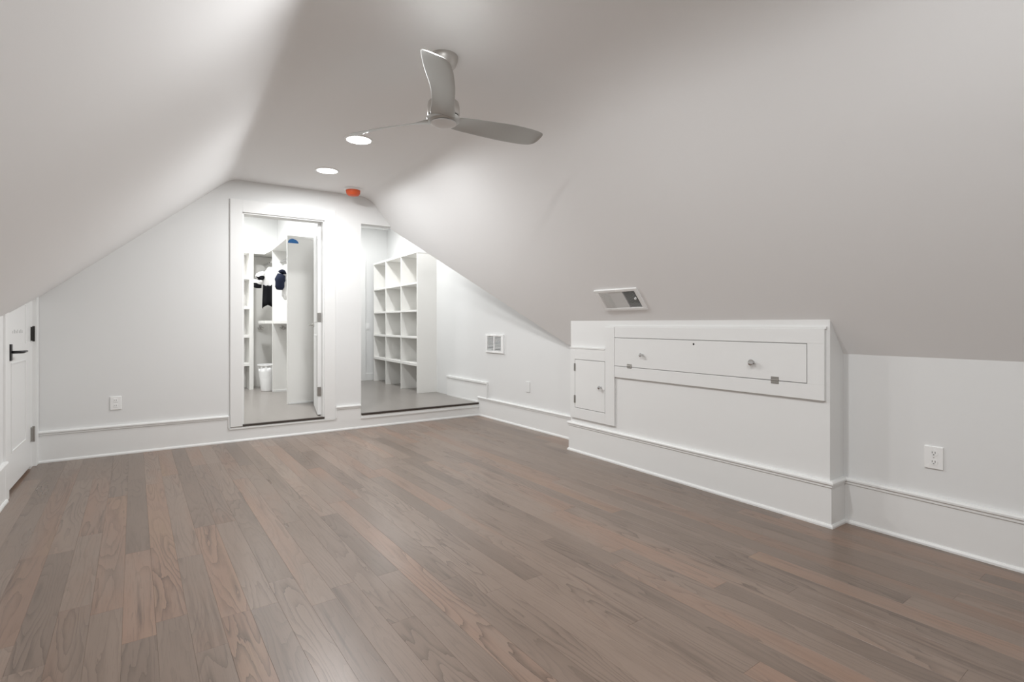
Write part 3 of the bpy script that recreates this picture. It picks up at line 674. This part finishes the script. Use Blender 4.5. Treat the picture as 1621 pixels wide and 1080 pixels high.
# garments on hangers
def hanger(x, y, zr, label, span):
    t = thing('clothes_hanger', label, 'hanger', (x, y, zr - .10))
    hk = [(x + .022 * math.cos(a), y, zr + .006 + .022 * math.sin(a)) for a in [math.radians(d) for d in range(-20, 201, 22)]]
    tube('hook', [(x, y, zr - .085), (x, y, zr - .05), (x + .012, y, zr - .03)] + hk, .003, 'steel', t, seg=8)
    tube('shoulder_bar', [(x - span, y, zr - .185), (x - span * .5, y, zr - .125), (x - .02, y, zr - .09), (x + .02, y, zr - .09), (x + span * .5, y, zr - .125), (x + span, y, zr - .185)], .008, 'plastic', t, seg=8)
def garment(name, label, x, y, zr, span, length, depth, m_body, m_sleeve, sl_len, cat='shirt', bulge=1.0, seed=1, bulge_r=0.0):
    rnd = random.Random(seed); z0 = zr - .085
    t = thing(name, label, cat, (x, y, zr)); seg = 40
    rows = [(0.0, .055, .6), (.02, .075, .7), (.055, span * .62, .8), (.095, span * .97, 1), (.15, span * 1.02, 1), (.28, span * .93, 1.05), (.42, span * .9, 1.1), (.60, span * .93, 1.1), (.80, span * .96, 1.15), (1.0, span * .98, 1.15)]
    V, Fc = [], []; ph = [rnd.uniform(0, 6.28) for _ in range(4)]
    for k, (q, rx, ry) in enumerate(rows):
        h = q if q < .16 else .15 + (length - .15) * (q - .15) / .85
        for i in range(seg):
            a = 2 * math.pi * i / seg; fold = 1 + (0 if k < 3 else min(1, (k - 2) / 4) * (.16 * math.sin(5 * a + ph[0]) + .13 * math.sin(9 * a + ph[1])))
            drop = .028 * math.sin(3 * a + ph[2]) if k == len(rows) - 1 else 0
            V.append((x + rx * math.cos(a) * (1 + (fold - 1) * .35), y + depth * ry * math.sin(a) * fold * (1 - .35 * abs(math.cos(a))), z0 - h + drop))
    for j in range(len(rows) - 1):
        for i in range(seg): Fc.append((j * seg + i, j * seg + (i + 1) % seg, (j + 1) * seg + (i + 1) % seg, (j + 1) * seg + i))
    o = mesh('body', V, Fc, m_body, t, smooth=True); s = o.modifiers.new('cloth', 'SOLIDIFY'); s.thickness = .003
    for sg in (-1, 1):
        pts, rr = [], []
        for i in range(9):
            q = i / 8
            pts.append((x + sg * (span * .80 + .085 * math.sin(min(1, q * 1.6) * 1.57) * (bulge if sg < 0 else bulge_r)), y - .02 * math.sin(q * 3), z0 - .085 - q * sl_len)); rr.append((.045 + .018 * math.sin(q * 3.1) + .006 * math.sin(q * 17 + ph[3])) * (1 if q > .05 else .75))
        tube('sleeve', pts, rr, m_sleeve, t, seg=14)
hanger(1.655, 8.30, 2.06, 'wire hanger holding the white and black shirt', .13)
garment('shirt', 'white shirt with black hem and cuffs hanging in the closet corner', 1.655, 8.30, 2.06, .145, .58, .07, 'cloth_a', 'cloth_a2', .22, 'shirt', 1.0, 3)
hanger(1.725, 7.60, 2.04, 'wire hanger holding the navy-sleeved shirt', .09)
garment('shirt', 'white shirt with dark navy sleeves hanging behind the closet end panel', 1.725, 7.60, 2.04, .088, .46, .05, 'cloth_b', 'cloth_b2', .26, 'shirt', .6, 5)
